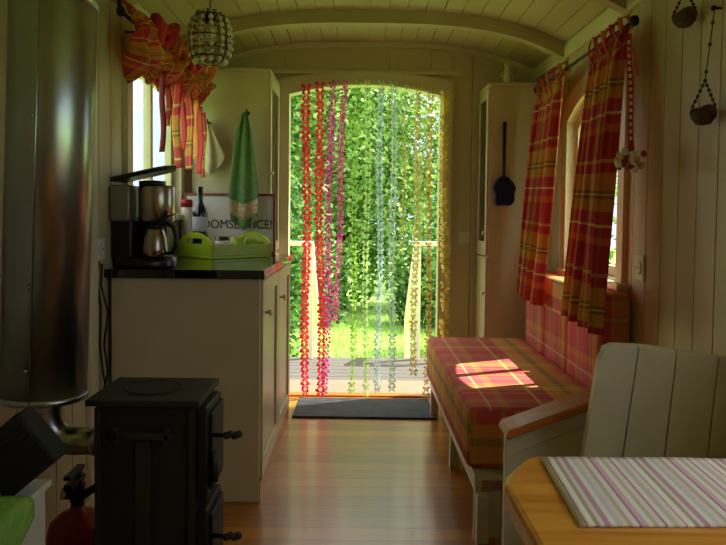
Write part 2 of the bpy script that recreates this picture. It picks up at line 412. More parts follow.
for nm, z0, z1, hz in (('fire_door', .40, .635, .56), ('ash_door', .09, .375, .30)):
    d = MB().box(-.400, -.372, 1.735, 1.915, z0, z1).build(nm, BLACKI, t, bevel=.005)
    m = MB().box(-.372, -.362, 1.755, 1.895, z0 + .02, z1 - .02); m.build('raised_panel', BLACKI, d, bevel=.004)
    for zz in (z0 + .03, z1 - .05): MB().tube([(-.372, 1.905, zz), (-.372, 1.905, zz + .03)], .008).build('hinge', GREYI, d)
    m = MB().tube([(-.365, 1.76, hz), (-.335, 1.755, hz), (-.325, 1.745, hz + .004)], .006)
    for q in range(4): m.sphere((-.325 + .010 * q, 1.742, hz + .004 + .004 * (q % 2)), .010, 8, 5)
    m.build('coil_handle', GREYI, d)
    MB().tube([(-.355, 1.735, hz - .03), (-.352, 1.733, hz - .11)], .009).build('latch', GREYI, d)
# flue
pb = at(44, 396, 1.82); pt = at(54, 0, 1.82); dr = (pt - pb); top = pb + dr * ((2.13 - pb.z) / dr.z)
t = thing('flue_pipe', (pb.x, pb.y, pb.z), 'thick shiny galvanised steel flue pipe rising to the ceiling at far left', 'pipe')
RP = .106
MB().tube([pb, top], [RP, RP], 48).build('insulated_pipe', GALV, t)
MB().tube([pb - Vector((0, 0, .004)), pb + dr.normalized() * .012], RP + .003, 48).build('rim', GALV, t)
jb = pb + dr * .985
MB().tube([jb, jb + dr.normalized() * .03], RP + .003, 48).build('joint_band', GALV, t)
sd = Vector((.09, -1, 0)).normalized() * (RP + .0015)
MB().tube([pb + sd, top + sd], .003, 6).build('seam', GALV, t)
for q in range(7): MB().sphere(pb.lerp(top, .06 + q * .14) + sd * 1.02 + Vector((-.008, 0, 0)), .005, 8, 5).build('rivet', GALV, t)
el = at(94, 441, 1.82)
e0 = Vector((pb.x, 1.82, pb.z - .001))
path = [e0, e0 - Vector((0, 0, .03))] + [Vector((e0.x + (.07) * (1 - math.cos(a)), 1.82, pb.z - .03 - (pb.z - .03 - el.z) * math.sin(a))) for a in [R(18 * i) for i in range(1, 6)]] + [Vector((-.644, 1.82, el.z))]
MB().tube(path, [.05, .047, .045, .043, .04, .038, .036, .034], 20).build('elbow', GALV, t)
MB().tube([(-.69, 1.82, el.z), (-.672, 1.82, el.z)], .038, 20).build('collar', GALV, t)

EXX, EXY = -.805, 2.0
t = thing('fire_extinguisher', (EXX, EXY, 0), 'red fire extinguisher with black valve on the floor behind the stove', 'fire extinguisher')
MB().lathe([(.078, 0), (.086, .01), (.086, .19), (.076, .225), (.048, .25), (.02, .26), (.02, .275)], (EXX, EXY, 0), 24).build('cylinder', RED, t)
m = MB().lathe([(.018, .275), (.022, .29), (.022, .34), (.014, .35)], (EXX, EXY, 0), 12); m.box(EXX - .012, EXX + .012, EXY - .07, EXY + .03, .34, .357); m.box(EXX - .010, EXX + .010, EXY - .075, EXY + .03, .372, .384); m.box(EXX - .008, EXX + .008, EXY, EXY + .02, .345, .377)
m.build('valve', BLACKP, t, bevel=.001)
MB().tube([(EXX + .02, EXY, .305), (EXX + .07, EXY - .02, .34), (EXX + .085, EXY - .05, .40), (EXX + .09, EXY - .06, .30), (EXX + .085, EXY - .09, .15)], .012, 10).build('hose', BLACKP, t)
MB().tube([(EXX - .02, EXY, .305), (EXX - .045, EXY - .01, .31)], .016, 12).build('gauge', STEEL, t)

t = thing('low_chest', (-.82, 1.4, 0), 'pale painted low chest against the left wall in the dim corner', 'chest')
MB().box(XL + .016, -.70, 1.18, 1.56, 0, .50).build('body', WHITE, t, bevel=.004)
MB().box(XL + .016, -.69, 1.17, 1.57, .50, .515).build('lid', WHITE, t, bevel=.003)
# black grooved case leaning in the corner
c = at(24, 457, 1.5); Mx = Matrix.Translation((c.x, 1.49, .515 + .105)) @ Matrix.Rotation(R(-40), 4, 'Y')
t = thing('grooved_case', (c.x, 1.47, .515), 'black ribbed case lying tilted on the low chest below the flue', 'case')
CASEM = mat('matt_black_case', hx('0a0b0b'), .75)
MB().box(-.085, .056, -.035, .035, -.075, .056, Mx).build('shell', CASEM, t, bevel=.006)
m = MB()
for q in range(9): m.box(-.078, .050, -.039, -.034, -.068 + q * .013, -.062 + q * .013, Mx)
m.build('ribs', CASEM, t)
# green cloth on the chest's front corner
def drop_cloth(u, v):
    y = 1.26 + .19 * u; l = .20 * v * (1 - .55 * abs(u - .6) * 1.6)
    if l < .09: return (-.775 + l, y, .5195 + .004 * math.sin(u * 9))
    return (-.681 + .006 * math.sin(u * 7), y - .1 * (l - .09) * (u - .5), .5195 - (l - .09))
g = MB().grid(drop_cloth, 14, 16).build('green_cloth', LIMEG, solid=.007); tag(g, 'lime green cloth hanging over the edge of the pale low chest', 'cloth')

# ------------------------------------------------------------------ kitchen run
WT = .908
t = thing('base_cabinet', (-.67, 3.4, 0), 'cream kitchen base cabinet with doors facing the aisle under black worktop', 'cabinet')
MB().box(XL + .022, -.388, 2.70, 3.838, 0, WT - .034).build('body', CABP, t, bevel=.003)
MB().box(XL + .022, -.375, 2.688, 2.70, 0, WT - .034).build('end_panel', CABP, t, bevel=.003)
MB().box(-.388, -.372, 2.70, 3.838, 0, .07).build('plinth', WOODR, t)
for (a, b, ky) in ((2.735, 3.272, 2.80), (3.285, 3.825, 3.33)):
    d = MB().box(-.388, -.378, a, b, .08, WT - .045).build('door', CABP, t, bevel=.002)
    m = MB()
    for q in ((a, a + .06, .08, .863), (b - .06, b, .08, .863), (a + .06, b - .06, .08, .15), (a + .06, b - .06, .80, .863)): m.box(-.378, -.368, q[0], q[1], q[2], q[3])
    m.build('door_frame', CABP, d, bevel=.002)
    MB().lathe([(.006, 0), (.006, .012), (.015, .018), (.015, .026), (.006, .03)], (-.368, ky, .73), 12, Matrix.Rotation(R(90), 3, 'Y')).build('knob', TRIM, d)
o = MB().box(XL + .001, -.355, 2.665, 3.845, WT - .034, WT).build('worktop', GRANITE, bevel=.004); tag(o, 'glossy black stone worktop on the cream base cabinet', 'worktop')

UF = 3.85
t = thing('tall_cupboard', (-.7, 4.05, 0), 'tall cream cupboard left of the doorway with towels on its front', 'cupboard')
MB().box(-.912, -.498, UF, 4.29, 0, 1.90).build('body', CABP, t, bevel=.003)
MB().box(XL + .002, -.912, 3.90, 3.915, 0, 1.90).build('side_filler', CABP, t)
MB().box(-.925, -.485, UF - .012, 4.295, 1.90, 1.918).build('top_board', CABP, t, bevel=.003)
d = MB().ring([(UF + .06, WT + .06), (UF + .06, 1.83), (4.22, 1.83), (4.22, WT + .06), (UF + .06, WT + .06)], [(UF + .005, WT + .01), (UF + .005, 1.89), (4.27, 1.89), (4.27, WT + .01), (UF + .005, WT + .01)], 'X', -.498, -.482).build('door', CABP, t)
MB().box(-.498, -.482, UF + .005, 4.27, .07, WT - .02).build('lower_door', CABP, t, bevel=.003)
MB().box(-.495, -.491, UF + .055, 4.225, WT + .055, 1.835).build('door_glass', CGLASS, d)
MB().sphere((-.476, UF + .03, 1.35), .010).build('knob', TRIM, d)

# sign
def text_mesh(s, size, ext):
    cu = bpy.data.curves.new('lettering', 'FONT'); cu.body = s; cu.size = size; cu.extrude = ext; cu.align_x = 'LEFT'
    o = bpy.data.objects.new('t', cu); COL.objects.link(o); dg = bpy.context.evaluated_depsgraph_get()
    me = bpy.data.meshes.new_from_object(o.evaluated_get(dg)); COL.objects.unlink(o); bpy.data.objects.remove(o)
    return me
t = thing('room_service_sign', (-.70, 3.79, WT), 'white sign board with thin red-brown frame and black lettering behind the tray', 'sign')
sx0, sx1, sz1 = -.942, -.445, 1.235
MB().box(sx0 + .01, sx1 - .01, 3.785, 3.795, WT + .008, sz1 - .008).build('board', WHITE, t)
m = MB()
for q in ((sx0, sx0 + .014, WT, sz1), (sx1 - .014, sx1, WT, sz1), (sx0 + .014, sx1 - .014, WT, WT + .014), (sx0 + .014, sx1 - .014, sz1 - .014, sz1)): m.box(q[0], q[1], 3.778, 3.80, q[2], q[3])
m.build('frame', REDW, t, bevel=.002)
me = text_mesh('ROOMSERVICE!', .085, .001)
xs = [v.co.x for v in me.vertices]; w = max(xs) - min(xs)
tx0 = -.885; tx1 = at(271, 224, 3.785).x; sc = (tx1 - tx0) / w
me.transform(Matrix.Translation((tx0 - (-.70), 3.7838 - 3.79, at(240, 228.5, 3.785).z - WT)) @ Matrix.Rotation(R(90), 4, 'X') @ Matrix.Diagonal((sc, .80, 1, 1)))
me.materials.clear(); me.materials.append(INK); lo = bpy.data.objects.new('lettering', me); COL.objects.link(lo); lo.parent = t

# tray (turned on the worktop)
C0 = Vector((-.683, 3.285, WT + .001)); ang = math.atan2(.70, .70)
TM = Matrix.Translation(C0) @ Matrix.Rotation(R(46), 4, 'Z')
LT, WTt = .355, .30
t = thing('serving_tray', tuple(C0), 'lime green serving tray with cut-out handles on the black worktop', 'tray')
MB().box(0, LT, 0, WTt, 0, .012, TM).build('base', LIME, t, bevel=.002)
m = MB(); m.box(0, LT, 0, .01, .012, .068, TM); m.box(0, LT, WTt - .01, WTt, .012, .068, TM)
m.build('long_side', LIME, t, bevel=.002)
for xx in (0, LT - .01):
    n = 24; outer = [(0 + WTt * i / n, .068 + .055 * math.sin(math.pi * i / n) ** .8) for i in range(n + 1)]
    m = MB(); h0, h1, hz0, hz1 = WTt * .31, WTt * .69, .068, .095
    for i in range(n):
        a, b = outer[i], outer[i + 1]; c = (a[0] + b[0]) / 2
        if h0 < c < h1:
            m.prism([(a[0], .012), (b[0], .012), (b[0], hz0), (a[0], hz0)], 'X', xx, xx + .01, TM); m.prism([(a[0], hz1), (b[0], hz1), b, a], 'X', xx, xx + .01, TM)
        else: m.prism([(a[0], .012), (b[0], .012), b, a], 'X', xx, xx + .01, TM)
    m.build('handle_end', LIME, t)
def tp(u, v, z=.013): return TM @ Vector((u, v, z))
c = tp(.055, .185)
t = thing('wine_bottle', tuple(c), 'dark wine bottle with white label standing in the lime tray', 'bottle')
MB().lathe([(.034, 0), (.037, .004), (.037, .20), (.033, .225), (.016, .255), (.0135, .27), (.0135, .325), (.015, .327), (.015, .335)], c, 24).build('glass', DKBOTTLE, t)
MB().lathe([(.0375, .115), (.0378, .116), (.0378, .185), (.0375, .186)], c, 24).build('label', LABEL, t)
c = tp(.10, .055)
o = MB().lathe([(.02, 0), (.03, .006), (.042, .05), (.044, .07), (.041, .07), (.03, .012), (.001, .01)], c, 20).build('white_bowl', WHITE); tag(o, 'small white bowl in the tray next to the wine bottle', 'bowl')
c = tp(.20, .07)
o = MB().lathe([(.026, 0), (.028, .003), (.041, .085), (.038, .085), (.025, .006), (.001, .006)], c, 20).build('lime_cup', LIME); tag(o, 'tapering lime green cup in the middle of the tray', 'cup')
c = tp(.285, .10)
o = MB().lathe([(.025, 0), (.03, .004), (.05, .06), (.052, .075), (.049, .075), (.03, .012), (.001, .01)], c, 20).build('lime_bowl', LIME); tag(o, 'lime green bowl at the right end of the tray', 'bowl')
c = tp(.21, .225)
t2 = thing('dark_mug', tuple(c), 'dark mug standing at the back of the tray below the towel', 'mug')
MB().lathe([(.03, 0), (.034, .004), (.036, .085), (.033, .085), (.03, .01), (.001, .01)], c, 20).build('cup_wall', mat('olive_glaze', hx('3c4220'), .3), t2)
MB().tube([c + Vector((.034, 0, .07)), c + Vector((.055, 0, .06)), c + Vector((.055, 0, .035)), c + Vector((.034, 0, .02))], .005).build('handle', BLACKP, t2)
c = Vector((-.905, 3.70, WT + .001))
t = thing('milk_container', tuple(c), 'white container with red cap standing left of the wine bottle', 'container')
MB().lathe([(.028, 0), (.030, .004), (.030, .235), (.026, .25)], c, 20).build('container', WHITE, t)
MB().lathe([(.031, .250), (.031, .285), (.028, .289)], c, 20).build('cap', RED, t)

# coffee machine
X0 = XL + .004
t = thing('coffee_machine', (-.86, 2.80, WT), 'black and silver filter coffee machine with its lid raised', 'coffee machine')
MB().lathe([(.125, 0), (.128, .006), (.126, .034), (.115, .042)], (-.846, 2.80, WT + .001), 32, sx=.95, sy=.85).build('base', BLACKP, t)
MB().box(X0, -.885, 2.74, 2.90, WT + .035, 1.10).box(-.886, -.78, 2.855, 2.905, WT + .035, 1.10).build('column', BLACKP, t, bevel=.008)
MB().box(X0, -.885, 2.715, 2.905, 1.09, 1.232).build('water_tank', SILVERP, t, bevel=.012)
MB().lathe([(.066, 0), (.072, .006), (.072, .135), (.068, .145)], (-.802, 2.795, 1.087), 32).build('filter_housing', STEEL, t)
MB().lathe([(.052, 0), (.052, .02), (.03, .022)], (-.82, 2.795, 1.230), 24).build('filter_rim', BLACKP, t)
Ml = Matrix.Translation((X0 + .004, 2.80, 1.243)) @ Matrix.Rotation(R(-13), 4, 'Y')
MB().prism([(0, -.08), (.17, -.085), (.225, -.06), (.245, 0), (.225, .06), (.17, .085), (0, .08)], 'Z', 0, .018, Ml).build('raised_lid', BLACKP, t, bevel=.007)
cc = Vector((-.793, 2.735, WT + .044))
t = thing('thermal_jug', tuple(cc), 'steel coffee jug with black handle standing on the coffee machine', 'jug')
MB().lathe([(.040, 0), (.047, .004), (.049, .03), (.045, .075), (.034, .105), (.029, .112)], cc, 28).build('jug_body', STEEL, t)
MB().lathe([(.032, .112), (.034, .118), (.032, .130), (.018, .136)], cc, 24).prism([(cc.x - .01, cc.z + .128), (cc.x + .075, cc.z + .165), (cc.x + .077, cc.z + .171), (cc.x - .01, cc.z + .14)], 'Y', cc.y - .01, cc.y + .01).build('jug_lid', BLACKP, t)
MB().tube([cc + Vector(p) for p in ((.026, -.005, .122), (.052, -.01, .130), (.078, -.012, .115), (.088, -.014, .078), (.085, -.014, .042), (.070, -.012, .02), (.046, -.008, .014))], [.008, .009, .010, .010, .009, .008, .007], 10).build('handle', BLACKP, t)

# sockets and leads
def plate(name, X, side, y, z, label, cat='socket', w=.08, h=.08):
    t = thing(name, (X, y, z), label, cat)
    a, b = sorted((X, X - side * .008))
    MB().box(a, b, y - w / 2, y + w / 2, z - h / 2, z + h / 2).build('face_plate', WHITE, t, bevel=.003)
    MB().tube([(X - side * .008, y, z), (X - side * .012, y, z)], .024, 20).build('socket_insert', WHITE, t)
    m = MB()
    for dy in (-.009, .009): m.tube([(X - side * .0118, y + dy, z), (X - side * .0130, y + dy, z)], .003, 8)
    m.build('socket_holes', BLACKP, t)
plate('wall_socket', XL, -1, 2.625, .985, 'white wall socket on the left wall just before the coffee machine')
plate('wall_socket', XR, 1, 2.66, .935, 'white socket on the right wall beside the plaid bench cushions', h=.10)
def cable(pts, name, label):
    o = MB().tube(pts, .0042, 8).build(name, BLACKP); return tag(o, label, 'cable')
cable([at(99, 262, 2.62), at(97, 280, 2.62), at(101, 310, 2.62), at(100, 345, 2.62), at(103, 372, 2.62), at(106, 388, 2.62), at(107, 398, 2.62)], 'power_cable', 'black cable dangling straight down from left wall socket, left strand')
cable([at(102, 264, 2.63), at(101, 285, 2.62), at(108, 312, 2.62), at(104, 345, 2.62), at(108, 372, 2.62), at(104, 390, 2.62)], 'power_cable', 'black cable bowing outward below left wall socket, right strand')

# towels on the cupboard front
def cloth(name, rows, d, label, m1, band=None, hook=None, n=14):
    """rows: (py, xleft, xright) down the cloth"""
    t = thing(name, tuple(at(hook[0], hook[1], d)), label, 'towel')
    def fn(u, v, off=0):
        k = v * (len(rows) - 1); i = min(int(k), len(rows) - 2); f = k - i
        py = rows[i][0] * (1 - f) + rows[i + 1][0] * f; a = rows[i][1] * (1 - f) + rows[i + 1][1] * f; b = rows[i][2] * (1 - f) + rows[i + 1][2] * f
        sag = (rows[-1][3] if len(rows[-1]) > 3 else 0) * (1 - abs(2 * u - 1)) * v
        p = at(a + (b - a) * u, py + sag, d); p.y += -.012 - .012 * math.sin(u * 13 + v * 1.5) * (.5 + .5 * v) - off; return p
    MB().grid(fn, n * 2, 16).build('cloth', m1, t, solid=.004)
    if band: MB().grid(lambda u, v: fn(u, band[0] + (band[1] - band[0]) * v, .004), n * 2, 3).build('band', EMBR, t, solid=.003)
    h = at(hook[0], hook[1], d)
    MB().tube([(h.x, UF - .001, h.z), (h.x, UF - .03, h.z - .005), (h.x, UF - .045, h.z), (h.x, UF - .045, h.z + .018)], .0035, 8).lathe([(.012, 0), (.012, .003)], (h.x, UF - .002, h.z), 12, Matrix.Rotation(R(90), 3, 'X')).build('hook', GREYI, t)
    return t
cloth('green_towel', [(113, 243, 247), (128, 238, 251), (150, 234, 254), (175, 231, 257), (195, 229, 259), (212, 230, 259), (221, 232, 256, 9)], 3.76, 'green towel with embroidered band hanging on the cream cupboard', TOWELG, (.70, .86), (245, 111))
cloth('cream_cloth', [(124, 205, 210), (134, 203, 215), (146, 198, 221), (156, 194, 226), (163, 196, 224, 12)], 3.82, 'pale cream cloth hanging in a point left of the green towel', CLOTHW, None, (208, 123))

# ------------------------------------------------------------------ pendant lamp
c = at(210, 38, 3.0)
t = thing('pendant_lamp', tuple(c), 'wire and glass bead pendant lamp hanging from the ceiling', 'lamp')
prof = [(.034, .112), (.062, .092), (.081, .05), (.088, .0), (.086, -.05), (.075, -.085), (.058, -.105)]
m = MB()
for (r, z) in prof: m.tube([c + Vector((r * math.cos(a), r * math.sin(a), z)) for a in [2 * math.pi * i / 28 for i in range(29)]], .0024, 5, False)
for kx in range(14):
    a = 2 * math.pi * kx / 14; m.tube([c + Vector((r * math.cos(a), r * math.sin(a), z)) for r, z in prof], .0022, 5)
m.build('wire_cage', mat('aged_brass', hx('3c3222'), .4, metal=.6), t)
PEARL = mat('pearly_glass', hx('c8bd9c'), .12, coat=.5)
for i in range(8):
    z = .100 - i * .028; j = max(q for q in range(len(prof) - 1) if prof[q][1] >= z or q == 0); f_ = (prof[j][1] - z) / (prof[j][1] - prof[j + 1][1]); r = prof[j][0] + (prof[j + 1][0] - prof[j][0]) * min(1, max(0, f_))
    for kx in range(12):
        a = 2 * math.pi * (kx + .5) / 12; MB().sphere(c + Vector((r * math.cos(a), r * math.sin(a), z)), min(.0125, r * .22), 8, 6).build('glass_bead', PEARL, t)
MB().lathe([(.02, .06), (.022, .07), (.02, .115), (.008, .125)], c, 14).build('lamp_holder', BLACKP, t)
MB().sphere(c + Vector((0, 0, .03)), .03, 14, 8).build('bulb', mat('opal_bulb', hx('cfc8b0'), .3), t)
MB().tube([c + Vector((0, 0, .12)), (c.x, c.y, ceil(c.x) - .005)], .003, 6).build('cord', CORD, t)
MB().lathe([(.035, -.03), (.038, -.004), (.038, .0)], (c.x, c.y, ceil(c.x) + .001), 18).build('ceiling_rose', GREYI, t)

# ------------------------------------------------------------------ left curtain, bunched up on its rod
RX = XL + .085; RZ = 1.868
def rod(name, X, wallX, y0, y1, z, label):
    t = thing(name, (X, (y0 + y1) / 2, z), label, 'curtain rod')
    MB().tube([(X, y0, z), (X, y1, z)], .007, 10).build('pole', BLACKI, t)
    for y in (y0, y1):
        MB().sphere((X, y, z), .017, 12, 8, 1.2).build('finial', BLACKI, t)
    for y in (y0 + .30, y1 - .25):
        MB().tube([(wallX, y, z), (X, y, z)], .005, 8).build('bracket', BLACKI, t)
    return t
rod('curtain_rod', RX, XL, 2.62, 3.82, RZ, 'black curtain rod over the left window')
MB().tube([(RX, 2.62, RZ), (RX - .005, 2.61, RZ + .05), (RX - .01, 2.60, RZ + .085), (RX - .03, 2.60, RZ + .07)], .008, 8).build('rod_hook', BLACKI, bpy.data.objects['curtain_rod'])
t = thing('bunched_curtain', (RX, 3.2, RZ), 'red and orange plaid curtain bunched up in knots over left window', 'curtain')
cy0, cy1 = 2.60, 3.78
def puff(u, v):
    y = cy0 + (cy1 - cy0) * u
    k = u * 5.6 + .1; lobe = abs(math.sin(k * math.pi)) ** .6
    drop = .11 + .115 * lobe + .03 * math.sin(u * 23) + .03 * (1 - u)
    bulge = (.028 + .060 * lobe) * math.sin(v * math.pi) ** .7 * (1 + .25 * math.sin(u * 19))
    fold = .024 * math.sin(u * 140 + 6 * v) + .018 * math.sin(u * 83 - 9 * v) + .018 * math.sin(v * 17 + u * 40)
    return (RX + .005 + bulge + fold * min(1, v * 3) * (1.1 - v), y + .022 * math.sin(v * 8 + u * 31) * (1 - .3 * v), RZ + .028 - drop * v + .014 * math.sin(u * 75) * (1 - v))
MB().grid(puff, 150, 22, lambda u, v: (u * 3.6, v * .8 + .2 * math.sin(u * 19))).build('fabric', PLAIDC, t, solid=.004)
for i, (yy, dz) in enumerate(((2.86, .02), (3.12, .02), (3.38, .02), (3.62, .02))):
    m = MB()
    for sgn in (-1, 1):
        m.tube([(RX + .06, yy, RZ - .03), (RX + .10, yy + sgn * .03, RZ + .0), (RX + .10 + .02 * sgn, yy + sgn * .06, RZ + .02), (RX + .10, yy + sgn * .075, RZ - .02), (RX + .09, yy + sgn * .05, RZ - .055), (RX + .06, yy, RZ - .04)], [.010, .020, .026, .028, .020, .010], 9)
    m.sphere((RX + .07, yy, RZ - .03), .028, 10, 6)
    m.build('knot_bow', RIBO if i % 2 else RIBR, t)
for yy, w, z0, z1, mm in ((2.96, .034, 1.72, 1.38, RIBR), (3.05, .040, 1.68, 1.50, PLAIDC), (3.20, .050, 1.72, 1.33, PLAIDC), (3.30, .034, 1.70, 1.42, RIBR), (3.42, .050, 1.70, 1.34, PLAIDC), (3.55, .034, 1.70, 1.40, RIBO), (3.66, .034, 1.68, 1.33, RIBR), (3.74, .030, 1.66, 1.31, PLAIDC)):
    MB().grid(lambda u, v: (RX + .06 + .005 * math.sin(v * 7 + yy * 20) + w * (u - .5) * .9, yy - w * (u - .5) * .8 + .009 * math.sin(v * 3 + yy * 9), z0 + (z1 - z0) * v), 3, 12, lambda u, v: (u * w * 2 + yy, v * (z0 - z1))).build('hanging_tie', mm, t, solid=.002)

# ------------------------------------------------------------------ right side: tall cupboard and its things
t = thing('tall_cupboard', (.9, 4.15, 0), 'tall cream cupboard in the far right corner beside the door', 'cupboard')
MB().box(.748, XR - .016, 4.0, 4.30, 0, 1.865).build('body', CABP, t, bevel=.003)
MB().box(.733, XR - .027, 3.988, 4.30, 1.865, 1.883).build('top_board', CABP, t, bevel=.003)
d = MB().ring([(4.05, .98), (4.05, 1.80), (4.25, 1.80), (4.25, .98), (4.05, .98)], [(4.005, .90), (4.005, 1.855), (4.29, 1.855), (4.29, .90), (4.005, .90)], 'X', .732, .748).build('upper_door', CABP, t)
MB().box(.738, .742, 4.045, 4.255, .975, 1.805).build('door_glass', CGLASS, d)
MB().sphere((.724, 4.03, 1.03), .011).build('knob', WHITE, d)
d = MB().box(.732, .748, 4.005, 4.29, .07, .89).build('lower_door', CABP, t, bevel=.003)
MB().sphere((.724, 4.03, .68), .011).build('knob', WHITE, d)
c = at(507, 84, 4.1); c.z = 1.884
t = thing('white_figurine', tuple(c), 'small white figure standing on top of the tall cupboard', 'figurine')
MB().lathe([(.028, 0), (.03, .004), (.024, .03), (.018, .07), (.02, .085), (.010, .10)], c, 16).build('figure_body', WHITE, t)
MB().sphere(c + Vector((0, 0, .115)), .019, 12, 8).build('head', WHITE, t)
MB().tube([c + Vector((.012, 0, .085)), c + Vector((.035, 0, .06)), c + Vector((.03, 0, .03))], .006).tube([c + Vector((-.012, 0, .085)), c + Vector((-.03, 0, .06)), c + Vector((-.012, -.01, .045))], .006).build('arms', WHITE, t)
hk = at(505, 122, 3.97)
t = thing('hand_brush', (hk.x, 3.97, hk.z), 'navy blue long-handled dust brush hanging on the tall cupboard', 'brush')
hb = at(505, 178, 3.97)
MB().tube([(hk.x, 3.975, hk.z), (hk.x, 3.975, hb.z)], [.011, .008], 12).build('handle', BLUE, t)
MB().tube([(hk.x, 4.0, hk.z - .012), (hk.x, 3.96, hk.z - .012)], .004, 8).build('hook', GREYI, t)
hx0 = hk.x
out = [(-.018, .008), (.022, .006), (.055, -.03), (.068, -.055), (.058, -.10), (.06, -.135), (.035, -.158), (-.005, -.15), (-.04, -.16), (-.052, -.135), (-.05, -.10), (-.068, -.06), (-.05, -.025)]
MB().prism([(hx0 + a, hb.z + b) for a, b in out], 'Y', 3.945, 3.995).build('brush_head', BRISTLE, t, bevel=.012)
t = thing('light_switch', (.66, YF, .99), 'white light switch on the far wall right of the doorway', 'switch')
c = at(464, 238, YF)
MB().box(c.x - .035, c.x + .035, YF - .010, YF, c.z - .035, c.z + .035).build('switch_plate', WHITE, t, bevel=.003)
MB().box(c.x - .02, c.x + .02, YF - .015, YF - .009, c.z - .02, c.z + .02).build('rocker', WHITE, t, bevel=.002)

# ------------------------------------------------------------------ plaid bench along the right wall
BX = .415
t = thing('wall_bench', (.75, 3.0, 0), 'white painted wooden bench along the right wall with varnished armrest', 'bench')
MB().box(BX, BX + .025, 2.40, 3.93, .165, .226).build('side_rail', WHITEP, t, bevel=.003)
MB().box(BX + .025, XR - .016, 2.40, 3.93, .205, .226).build('seat_board', WHITEP, t)
for y in (3.89, 3.08, 2.38):
    MB().box(BX + .004, BX + .045, y - .022, y + .022, 0, .165).build('leg', WHITEP, t, bevel=.003)
for y in (3.89, 3.08, 2.38): MB().box(XR - .07, XR - .03, y - .022, y + .022, 0, .205).build('leg', WHITEP, t, bevel=.003)
MB().box(BX + .002, BX + .095, 2.405, 2.43, 0, .165).build('end_board', WHITEP, t)
MB().box(XR - .06, XR - .03, 2.02, 2.42, .10, .205).build('back_rail', WHITEP, t)
a0 = at(505, 432, 2.0); a1 = at(594, 396, 2.0)
pe = MB().prism([(a0.x, 0), (a1.x + .01, 0), (a1.x + .01, a1.z - .01), (a0.x, a0.z - .01)], 'Y', 1.99, 2.02).build('end_panel', WHITEP, t, bevel=.003)
dxr = (a1 - a0); 
MB().prism([(a0.x, a0.z - .075), (a1.x, a1.z - .075), (a1.x, a1.z - .07), (a0.x, a0.z - .07)], 'Y', 1.984, 1.99).build('panel_moulding', WHITEP, pe)
MB().prism([(a0.x - .004, a0.z - .008), (a1.x + .02, a1.z - .010), (a1.x + .02, a1.z + .016), (a0.x + .03, a0.z + .030), (a0.x + .003, a0.z + .022), (a0.x - .008, a0.z + .006)], 'Y', 1.945, 2.065).build('arm_rail', WOODR, t, bevel=.008)
def cushion(name, x0, x1, y0, y1, z0, z1, label, bev, grp=None):
    m = MB(); n = 8
    m.box(x0, x1, y0, y1, z0, z1)
    o = m.build(name, PLAIDS, bevel=bev, uvbox=True); tag(o, label, 'cushion', grp)
    return o
cushion('seat_cushion', .392, .925, 2.44, 3.90, .228, .452, 'long thick red and yellow plaid seat cushion on the wall bench', .028)
names = ['plaid back cushion at the far end of the bench nearest the tall cupboard', 'middle plaid back cushion between its neighbours on the bench', 'plaid back cushion at the near end of the bench beside the socket']
ys = [(3.49, 3.88), (3.12, 3.48), (2.70, 3.11)]
for (a, b), l in zip(ys, names): cushion('back_cushion', .935, XR - .016, a, b, .228, .832, l, .018, 'plaid back cushions on the bench')

# curtains right
RXR = XR - .085; RZR = 1.838
rod('curtain_rod', RXR, XR, 2.57, 3.96, RZR, 'black curtain rod over the right window')
def drape(name, y0t, y1t, y0b, y1b, xb, zb, label, nf, ph, uo):
    t = thing(name, (RXR, (y0t + y1t) / 2, RZR), label, 'curtain')
    def fn(u, v):
        ya = y0t + (y1t - y0t) * u; yb = y0b + (y1b - y0b) * u; w = v ** .8
        amp = .022 + .008 * v
        f = math.sin(u * math.pi * 2 * nf + ph + .8 * math.sin(v * 2)) * amp + .008 * math.sin(u * 31 + v * 4)
        x = RXR - .012 + (xb - RXR) * v ** .7 + f * (.6 + .4 * v)
        z = RZR - .01 + (zb - RZR) * v + (.02 * math.sin(u * nf * 6.28 + 1) * (1 - v) * (v < .1)) + .03 * (u - .5) * v
        return (x, ya + (yb - ya) * w + .006 * math.sin(u * 40), z)
    MB().grid(fn, 90, 36, lambda u, v: (u * (y1t - y0t) * 1.9 + uo, v * 1.13 + uo * .6)).build('fabric', PLAIDC, t, solid=.003)
    for i in range(4):
        yy = y0t + (y1t - y0t) * (i + .35) / 4
        MB().tube([(RXR - .015, yy, RZR - .025), (RXR - .03, yy - .01, RZR + .025), (RXR, yy - .012, RZR + .034), (RXR + .02, yy, RZR), (RXR - .01, yy + .005, RZR - .03)], .010, 6).build('tie_loop', RIBR if i % 2 else RIBO, t)
        MB().grid(lambda u, v: (RXR - .04 - .012 * math.sin(v * 5), yy + .018 * (u - .5) - .02 * v, RZR + .015 - (.10 + .05 * (i % 2)) * v), 2, 8).build('tie_end', RIBR, t, solid=.003)
    return t
drape('plaid_curtain', 3.38, 3.84, 3.37, 3.79, .895, .715, 'plaid curtain at the far side of the right window', 4, 0, .35)
cb = drape('plaid_curtain', 2.61, 2.98, 2.50, 2.87, .875, .725, 'plaid curtain at the near side of the right window', 4, 1.2, .05)
